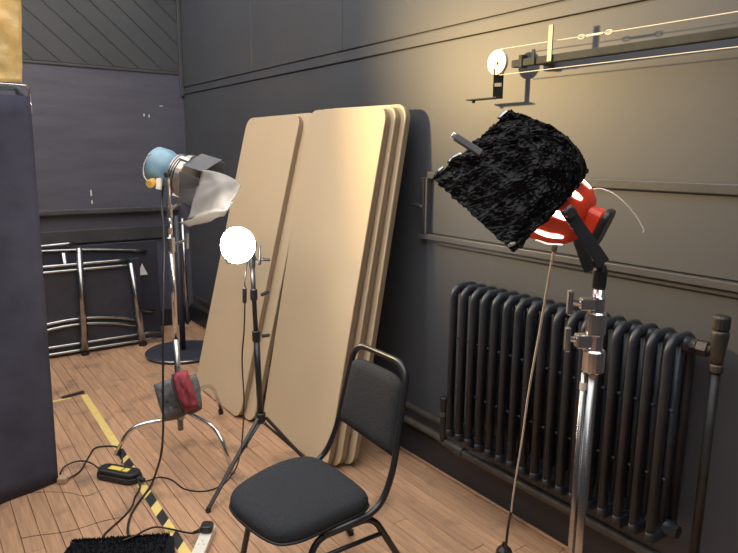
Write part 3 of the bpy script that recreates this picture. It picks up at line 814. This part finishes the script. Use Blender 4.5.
for p, t0 in ((ya, 1.40), (yb, 1.50)):
    q = V((1.218, 0.825, 1.368)) if p is ya else V((1.300, 0.876, 1.355))
    hint = fw
    L_ = (q - p).length
    obj('yoke_arm', boxm((-0.004, -0.0145, -0.014), (0.004, 0.0145, L_ + 0.006), basis_at(p, q - p, tuple(hint.cross(q - p).normalized()))) if False else
        boxm((-0.0145, -0.004, -0.014), (0.0145, 0.004, L_ - 0.002), frame3(p, (q - p).cross(fw), fw) @ Matrix(((1, 0, 0, 0), (0, 1, 0, 0), (0, 0, -1 if (frame3(p, (q - p).cross(fw), fw).to_3x3() @ Vector((0, 0, 1))).dot(q - p) < 0 else 1, 0), (0, 0, 0, 1)))), 'black_metal', rh, bevel=0.003)
obj('yoke_base', tubem([(1.215, 0.821, 1.368), (1.309, 0.882, 1.356)], 0.013, 8), 'black_metal', rh)
obj('spigot_sleeve', lathem([(0, 0.013), (0.008, 0.0155), (0.045, 0.0165), (0.058, 0.012)], basis_at((RX, RY, 1.300), (0, 0, 1)), 16), 'black_metal', rh, smooth=False)
obj('tilt_lever', tubem([(1.236, 0.843, 1.393), (1.239, 0.822, 1.368)], 0.006, 8), 'chrome', rh)
obj('pivot_knob', cyl(tuple(ya), tuple(ya - fw * 0.018), 0.013, 12, 0.003), 'black_plastic', rh)
spot('red_flood_bulb', tuple(rc + ra_ * 0.02), tuple(rc + ra_), 6.0, (1.0, 0.72, 0.42), 110, 0.5, 0.02, rh)

# black foil shroud
fo = tag(sheet_obj('black_foil', sheet(((1.006, 1.145, 1.546), (1.153, 1.041, 1.709), (1.222, 0.869, 1.566), (1.038, 0.911, 1.396)), 80, 0.017, 3.0, (0.021, -0.065, 0.054), 8.0, 0.006, (0.020, -0.010, 0.020)), 'black_foil', None, 0.0006),
         'crumpled sheet of matt black foil wrapped round the red lamp', 'foil')
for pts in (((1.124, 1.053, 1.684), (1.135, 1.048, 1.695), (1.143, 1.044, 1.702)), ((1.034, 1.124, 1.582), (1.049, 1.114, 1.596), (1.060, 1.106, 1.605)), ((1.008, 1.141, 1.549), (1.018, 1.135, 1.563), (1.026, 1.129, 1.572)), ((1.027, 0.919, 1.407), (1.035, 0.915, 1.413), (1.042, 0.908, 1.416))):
    obj('fold_highlight', tubem(spline(pts, 4), [0.0028, 0.004, 0.0044, 0.005, 0.0052, 0.005, 0.0044, 0.004, 0.003], 6), 'foil_highlight', fo)  # bright strips added as the highlights on the folded foil rim
cl = thing('spring_peg', 'small grey peg with a bright metal tip clipped on the foil edge', 'clip', (1.048, 1.071, 1.626))
Mc = frame3((1.037, 1.060, 1.623), (0.550, -0.648, -0.534), (0.549, -0.202, 0.810))
obj('jaw', boxm((-0.036, -0.0075, 0.001), (0.036, 0.0075, 0.009), Mc), 'barn_grey', cl, bevel=0.002)
obj('jaw', boxm((-0.036, -0.0075, -0.009), (0.036, 0.0075, -0.001), Mc), 'barn_grey', cl, bevel=0.002)
obj('tip', boxm((-0.044, -0.006, -0.006), (-0.035, 0.006, 0.006), Mc), 'chrome', cl, bevel=0.002)

sw = tag(obj('safety_wire', tubem(spline([(1.331, 0.932, 1.523), (1.334, 0.904, 1.524), (1.342, 0.870, 1.509), (1.359, 0.837, 1.473), (1.374, 0.817, 1.437), (1.373, 0.815, 1.426)], 6), 0.0014, 6), 'cable_grey', smooth=True),
         'springy white wire curling out behind the red lamp', 'wire')
rcab = thing('mains_cable', 'pale cable hanging from the red lamp to a black plug at the skirting', 'cable', (1.832, 1.568, 0.000))
obj('cord', tubem(spline([(1.214, 0.937, 1.407), (1.237, 0.961, 1.363), (1.289, 1.013, 1.264), (1.358, 1.082, 1.131), (1.476, 1.203, 0.892), (1.584, 1.308, 0.657), (1.689, 1.419, 0.386), (1.736, 1.466, 0.253)], 6), 0.0034, 7), 'cable_grey', rcab, smooth=True)
obj('strain_relief', tubem([(1.211, 0.936, 1.416), (1.220, 0.945, 1.379)], [0.010, 0.006], 8), 'galvanised', rcab, smooth=True)
obj('dark_tail', tubem(spline([(1.733, 1.464, 0.259), (1.763, 1.500, 0.161), (1.772, 1.514, 0.045)], 4), [0.0055] * 9, 7), 'cable_black', rcab, smooth=True)
pc = V((1.799, 1.543, 0.000))
obj('plug', lathem([(0, 0.030), (0.012, 0.034), (0.030, 0.030), (0.045, 0.014), (0.06, 0.010)], basis_at(pc, (0, 0, 1)), 10), 'black_plastic', rcab)

# ------------------------------------------------------------------ left: black flag and the keyed lamp behind it
fg = thing('floor_flag', 'tall black fabric flag on a thin chrome frame standing at the doorway side', 'light flag', (0.1, 3.2, 0))
fA, fB = Vector((0.430, 3.213, 0.004)), Vector((-0.75, 2.869, 0.004))
fT = Vector((0.4585, 3.205, 1.838)); fU = fT + (fB - fA)
def cloth(a, b, c, d, n, m):
    bm = bmesh.new(); g = []
    nr = Vector((0.28, -0.96, 0))
    for j in range(m + 1):
        rowv = []
        for i in range(n + 1):
            u, v = i / n, j / m
            p = (a * (1 - u) + b * u) * (1 - v) + (d * (1 - u) + c * u) * v
            p += nr * 0.010 * noise.noise(Vector((u * 7, v * 1.5, 0.3))) * min(1, 6 * u)
            rowv.append(bm.verts.new(p))
        g.append(rowv)
    for j in range(m):
        for i in range(n):
            bm.faces.new((g[j][i], g[j][i + 1], g[j + 1][i + 1], g[j + 1][i]))
    return bm
o = obj('cloth', cloth(fA, fB, fU, fT, 30, 24), 'hazed_black_cloth', fg, smooth=True)
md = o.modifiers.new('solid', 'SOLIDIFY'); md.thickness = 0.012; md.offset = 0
tb_ = fT + Vector((0.004, 0.004, 0.0)); up_ = Vector((0, 0, 1))
bk_ = Vector((-0.012, 0.016, 0.0))
obj('frame', tubem([tuple(fA + bk_ + Vector((0, 0, 0.01))), tuple(fT + bk_ + Vector((0, 0, -0.05)))], 0.006, 8), 'black_metal', fg, smooth=True)
obj('frame', tubem(bend([tuple(fT + Vector((0.002, 0.010, -0.07))), tuple(fT + Vector((0.002, 0.010, 0.045))), tuple(fU + Vector((0.002, 0.010, 0.045)))], 0.02), 0.005, 8), 'chrome', fg, smooth=True)
obj('frame', tubem([tuple(fU + bk_ + Vector((0, 0, 0.03))), tuple(fB + bk_ + Vector((0, 0, 0.01)))], 0.006, 8), 'black_metal', fg, smooth=True)
obj('corner_tie', sheet((tuple(fT + Vector((-0.06, -0.01, 0.035))), tuple(fT + Vector((-0.01, -0.012, -0.005))), tuple(fT + Vector((-0.02, -0.014, -0.03))), tuple(fT + Vector((-0.055, -0.012, 0.0)))), 8, 0.006, 1.0), 'hazed_black_cloth', fg)

KX, KY = 0.20, 3.56
ks = thing('tall_light_stand', 'light stand behind the black flag holding the amber gelled lamp', 'light stand', (KX, KY, 0))
obj('pole', tubem([(KX, KY, 0.2), (KX, KY, 2.02)], 0.0145, 12), 'old_chrome', ks, smooth=True)
for k in range(3):
    a = math.radians(75 + 120 * k)
    obj('leg', tubem(bend([(KX, KY, 0.55), (KX + 0.06 * math.cos(a), KY + 0.06 * math.sin(a), 0.50), (KX + 0.26 * math.cos(a), KY + 0.26 * math.sin(a), 0.0)], 0.03), 0.010, 8), 'old_chrome', ks, smooth=True)
kc = Vector((0.335, 3.425, 2.22)); ka = (Vector((2.07, 1.75, 2.1)) - kc).normalized()
kl = thing('gelled_lamp', 'blue lamp head with a amber gel sheet above the black flag', 'lamp', tuple(kc))
M = basis_at(kc, ka)
obj('housing', lathem([(-0.20, 0.06), (-0.19, 0.09), (-0.06, 0.10), (-0.05, 0.115), (0.0, 0.12), (0.0, 0.112), (-0.05, 0.10)], M, 28, capb=False), 'blue_enamel', kl, smooth=True)
obj('yoke', tubem(bend([(KX, KY, 2.0), (KX + 0.02, KY, 2.04), tuple(kc - ka * 0.1 + Vector((0, 0, -0.10)))], 0.02), 0.012, 8), 'blue_enamel', kl)
obj('base_bar', boxm((0.0, 0.0, 0), (0.25, 0.03, 0.022), frame3((0.175, 3.25, 1.862), (1, -0.10, 0), (0, 1, 0))), 'blue_enamel', kl, bevel=0.004)
obj('bar_bracket', tubem([(0.19, 3.27, 1.87), (KX, KY, 1.99)], 0.008, 8), 'black_metal', kl)
sheet_obj('gel_sheet', sheet(((0.03, 3.32, 2.42), (0.468, 3.165, 2.42), (0.428, 3.175, 1.893), (0.03, 3.32, 1.893)), 30, 0.022, 9.0, (0, 0, 0), 4.5), 'amber_gel', kl, smooth=True)  # nearly opaque crinkled sheet, gold by its surface colour
for z_ in (-0.09, 0.09):
    obj('gel_clip', tubem([tuple(kc - ka * 0.03 + Vector((-0.08, -0.075, z_))), (0.24, 3.255, kc.z + z_)], 0.004, 6), 'black_metal', kl)
spot('gelled_bulb', tuple(kc + ka * 0.03), (2.07, 0.45, 2.30), 500.0, (1.0, 0.70, 0.32), 97, 1.0, 0.05, kl)

# ------------------------------------------------------------------ far end: folded tables on edge, round base
def far_table(yb, h, x0, x1, label, uprights, rails):
    t = thing('table_frame', label, 'table frame', ((x0 + x1) / 2, yb, 0), 'folded table frames at the back wall')
    obj('tabletop', boxm((x0, yb + 0.03, 0.004), (x1, yb + 0.05, h)), 'far_panel', t, bevel=0.004)
    for xa, xb, z, bow, drop in rails:
        pts = [(xa + (xb - xa) * k / 12, yb + 0.014, z + bow * (1 - (2 * k / 12 - 1) ** 2) - drop * k / 12) for k in range(13)]
        obj('rail', tubem(pts, 0.0125, 8), 'old_chrome', t, smooth=True)
    for xt, zt, xb_ in uprights:
        obj('upright', tubem([(xt, yb - 0.024, zt), (xb_, yb - 0.024, 0.02)], [0.021, 0.029], 12), 'old_chrome', t, smooth=True)
        obj('foot_cap', cyl((xb_, yb - 0.024, 0.0), (xb_, yb - 0.024, 0.03), 0.032, 10), 'rubber', t)
    return t
far_table(5.29, 0.74, 0.40, 1.47, 'folded table frame with chrome rails and two stout uprights near the back wall', ((1.003, 0.868, 0.985), (1.385, 0.715, 1.442)),
          ((0.40, 1.40, 0.690, 0.0, 0.0), (0.40, 1.38, 0.735, 0.0, 0.0), (0.40, 1.46, 0.15, 0.10, 0.0), (0.40, 1.46, 0.205, 0.09, 0.0), (0.40, 1.62, 0.036, 0.0, 0.0), (0.40, 1.60, 0.092, 0.0, 0.0)))
far_table(5.42, 0.86, 0.36, 1.66, 'taller folded table frame standing behind the chrome-railed one', ((0.91, 0.82, 0.965),),
          ((0.40, 1.56, 0.835, 0.025, 0.06), (0.40, 1.00, 0.865, 0.0, -0.02), (0.40, 1.60, 0.29, 0.05, 0.05)))
pt = (1.493, 5.320, 0.635)
bm = prismm([(-0.042, -0.045), (0.042, -0.045), (0.0, 0.055)], 0, 0.003, Matrix(((1, 0, 0, pt[0]), (0, 0, 1, 5.335), (0, 1, 0, pt[2]), (0, 0, 0, 1))))
tag(obj('paper_triangle', bm, 'paper_white'), 'small white triangle of card stuck beside the chrome uprights', 'card')
rbx, rby = 1.645, 4.86
rb_ = thing('round_base_stand', 'dark pole on a wide round floor base behind the chrome stand', 'stand', (rbx, rby, 0))
obj('base_disc', lathem([(0, 0.285), (0.012, 0.292), (0.026, 0.288), (0.034, 0.262), (0.036, 0.03)], basis_at((rbx, rby, 0), (0, 0, 1)), 44), 'far_panel', rb_, smooth=False)
obj('rim', tubem([(rbx + 0.288 * math.cos(a * math.pi / 24), rby + 0.288 * math.sin(a * math.pi / 24), 0.022) for a in range(49)], 0.007, 6), 'old_chrome', rb_, smooth=True)
obj('pole', tubem([(rbx, rby, 0.03), (rbx, rby, 1.12)], 0.022, 12), 'far_panel', rb_, smooth=True)
obj('chrome_sleeve', tubem([(rbx + 0.035, rby - 0.03, 0.25), (rbx + 0.035, rby - 0.03, 1.10)], 0.014, 10), 'old_chrome', rb_, smooth=True)

# ------------------------------------------------------------------ floor odds and ends
tp = thing('hazard_tape', 'yellow tape line with black stripes stuck along the floorboards', 'tape', (0.77, 3.3, 0))
tA, tB = Vector((0.787, 4.36, 0)), Vector((0.744, 2.25, 0))
td = (tB - tA).normalized(); tn = Vector((-td.y, td.x, 0)) * 0.0215
def tape_quad(s0, s1, skew, z0, z1, wid=1.0):
    bm = bmesh.new()
    q = [tA + td * s0 - tn * wid, tA + td * s1 - tn * wid, tA + td * (s1 + skew) + tn * wid, tA + td * (s0 + skew) + tn * wid]
    lo = [bm.verts.new((p.x, p.y, z0)) for p in q]; hi = [bm.verts.new((p.x, p.y, z1)) for p in q]
    bm.faces.new(lo[::-1]); bm.faces.new(hi)
    for i in range(4): bm.faces.new((lo[i], lo[(i + 1) % 4], hi[(i + 1) % 4], hi[i]))
    return bm
Lt = (tB - tA).length
obj('yellow_strip', tape_quad(0, Lt, 0, 0.0008, 0.0016), 'yellow_tape', tp)
for s0 in (1.00, 1.14, 1.55, 1.73, 1.93):
    obj('black_stripe', tape_quad(s0, s0 + 0.095, -0.05, 0.0017, 0.0021), 'black_tape', tp)
t2 = thing('tape_scrap', 'short yellow tape scrap with a lifted dark end by the flag', 'tape', (0.66, 4.35, 0))
obj('yellow_strip', boxm((0.52, 4.335, 0.0008), (0.70, 4.365, 0.0016)), 'yellow_tape', t2)
obj('lifted_end', boxm((-0.075, -0.016, 0), (0.075, 0.016, 0.0015), Matrix.Translation((0.725, 4.385, 0.009)) @ Matrix.Rotation(0.25, 4, 'Z') @ Matrix.Rotation(0.1, 4, 'X')), 'black_tape', t2)

rcd = thing('cable_joiner_box', 'black oval cable connector box with yellow label lying across the tape', 'connector box', (0.688, 3.075, 0))
Mr = frame3((0.688, 3.075, 0.0), (0.60, -0.80, 0), (0.80, 0.60, 0))
def capsule(w, h, k=8):
    return rrect(w, h, h / 2 - 0.001, k)
obj('shell', prismm(capsule(0.245, 0.10), 0.001, 0.030, Mr), 'black_plastic', rcd, bevel=0.006)
obj('lid', prismm(capsule(0.23, 0.085), 0.031, 0.052, Mr), 'black_plastic', rcd, bevel=0.008)
obj('label_plate', boxm((-0.055, -0.016, 0.0522), (0.02, 0.016, 0.054), Mr), 'yellow_plastic', rcd)
obj('label_plate', boxm((0.028, -0.016, 0.0522), (0.058, 0.016, 0.054), Mr), 'yellow_plastic', rcd)
obj('gland', cyl(tuple(Mr @ Vector((0.115, -0.01, 0.028))), tuple(Mr @ Vector((0.155, -0.012, 0.022))), 0.012, 10, 0.002), 'black_plastic', rcd)

bp_ = thing('wall_plug', 'small beige plug lying at the foot of the flag', 'plug', (0.448, 3.212, 0.000))
obj('body', boxm((-0.022, -0.02, 0.001), (0.022, 0.02, 0.034), frame3((0.448, 3.188, 0.000), (0.8, -0.5, 0), (0.5, 0.8, 0))), 'beige_plastic', bp_, bevel=0.006)
obj('prong', boxm((-0.004, 0.018, 0.012), (0.004, 0.036, 0.02), frame3((0.448, 3.188, 0.000), (0.8, -0.5, 0), (0.5, 0.8, 0))), 'galvanised', bp_)

def cable(label, pts, r=0.0042):
    return tag(obj('floor_cable', tubem(spline(pts, 6), r, 7), 'cable_black', smooth=True), label, 'cable')
cable('black cable looping from the beige plug over the connector box', [(0.472, 3.192, 0.012), (0.540, 3.256, 0.006), (0.605, 3.382, 0.006), (0.662, 3.483, 0.006), (0.727, 3.468, 0.006), (0.761, 3.414, 0.012), (0.759, 3.300, 0.030), (0.712, 3.109, 0.062)])
cable('black cable arching from the flag foot into the connector box end', [(0.451, 3.281, 0.006), (0.479, 3.329, 0.015), (0.529, 3.336, 0.025), (0.571, 3.308, 0.030), (0.602, 3.247, 0.030), (0.618, 3.148, 0.030)])
cable('black cable from the connector box running down to the floor mat', [(0.746, 2.978, 0.028), (0.741, 2.912, 0.012), (0.698, 2.844, 0.006), (0.665, 2.773, 0.006), (0.613, 2.710, 0.006), (0.547, 2.652, 0.006), (0.504, 2.608, 0.008), (0.473, 2.521, 0.030)])

tag(obj('loose_string', tubem(spline([(0.216, 2.856, 0.002), (0.219, 2.793, 0.002), (0.262, 2.780, 0.002), (0.394, 2.732, 0.002), (0.515, 2.730, 0.002), (0.605, 2.715, 0.002)], 6), 0.0013, 5), 'string_brown'), 'thin brown string lying straight across the boards behind the mat', 'string')
tag(obj('loose_string', tubem(spline([(0.192, 3.163, 0.002), (0.260, 3.180, 0.002), (0.361, 3.143, 0.002), (0.457, 3.065, 0.002), (0.513, 2.993, 0.002), (0.598, 3.011, 0.002)], 6), 0.0010, 5), 'string_brown'), 'faint curved string on the boards in front of the flag', 'string')
# black pile mat
ma = V((0.380, 2.612, 0)); mb2 = V((0.722, 2.430, 0))
mx = (mb2 - ma).normalized(); my = Vector((-mx.y, mx.x, 0))
Mm = frame3(ma, mx, my)
mt = thing('pile_mat', 'black bristly floor mat in front of the power strip', 'mat', (0.5, 2.4, 0))
obj('backing', prismm([(0.0, -0.02), (0.02, 0.0), (0.390, 0.0), (0.412, -0.02), (0.50, -0.5), (-0.08, -0.5)], 0.001, 0.024, Mm), 'mat_pile', mt, bevel=0.004)
bm = bmesh.new()
for i in range(2600):
    u, v = random.uniform(0.0, 0.39), -random.random() ** 1.5 * 0.48
    if i < 500: u, v = random.uniform(0.0, 0.39), random.uniform(-0.008, 0.004)
    w = 0.0035; h = random.uniform(0.008, 0.016); dx, dy = random.uniform(-0.006, 0.006), random.uniform(-0.006, 0.006)
    z0 = 0.022
    vs = [bm.verts.new(Mm @ Vector((u + w * math.cos(a), v + w * math.sin(a), z0))) for a in (0, 2.1, 4.2)]
    tp_ = bm.verts.new(Mm @ Vector((u + dx, v + dy, z0 + h)))
    for k in range(3): bm.faces.new((vs[k], vs[(k + 1) % 3], tp_))
pl = obj('pile', bm, 'mat_pile', mt); pl['kind'] = 'stuff'
fb = tag(obj('folded_cloth', pillow(frame3((-0.095, 2.62, 0.018), (0.985, 0.17, 0), (-0.17, 0.985, 0)), 0.44, 0.66, 0.034, 11.0), 'hazed_black_cloth', smooth=True),
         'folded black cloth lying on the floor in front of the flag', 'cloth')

# white power strip with plug
ps = thing('power_strip', 'white multi-socket power strip lying on the floorboards', 'power strip', (0.817, 2.293, 0.000))
s0 = V((0.884, 2.384, 0.000)); sd = (V((0.788, 2.250, 0.000)) - s0); sd.z = 0; sd.normalize(); sn = Vector((-sd.y, sd.x, 0))
Ms = frame3(s0, sd, sn)
obj('body', boxm((0, -0.026, 0.001), (0.36, 0.026, 0.036), Ms), 'white_plastic', ps, bevel=0.005)
for k in range(4):
    cx = 0.045 + k * 0.085
    for dx, dy, a, b in ((-0.012, 0, 0.006, 0.003), (0.010, -0.011, 0.003, 0.006), (0.010, 0.011, 0.003, 0.006)):
        obj('socket_hole', boxm((cx + dx - a / 2, dy - b / 2, 0.0355), (cx + dx + a / 2, dy + b / 2, 0.0365), Ms), 'black_plastic', ps)
pg = thing('mains_plug', 'black mains plug pushed into the white power strip with its cable', 'plug', (0.846, 2.318, 0.040))
Mp = frame3(s0 + sd * 0.045 + Vector((0, 0, 0.037)), sd, sn)
obj('plug_body', prismm(rrect(0.056, 0.050, 0.016, 5), 0.0, 0.030, Mp), 'black_plastic', pg, bevel=0.007)
q0 = s0 + sd * 0.045 + Vector((0, 0, 0.05))
cabpts = [tuple(q0), (0.810, 2.361, 0.035), (0.782, 2.417, 0.020), (0.745, 2.485, 0.012), (0.700, 2.519, 0.020), (0.649, 2.500, 0.035), (0.597, 2.475, 0.040), (0.544, 2.470, 0.040)]
obj('sleeve', tubem([tuple(q0), (0.803, 2.364, 0.036)], [0.013, 0.006], 8), 'black_plastic', pg, smooth=True)
obj('cord', tubem(spline(cabpts, 6), 0.0042, 7), 'cable_black', pg, smooth=True)
bpy.context.view_layer.update()
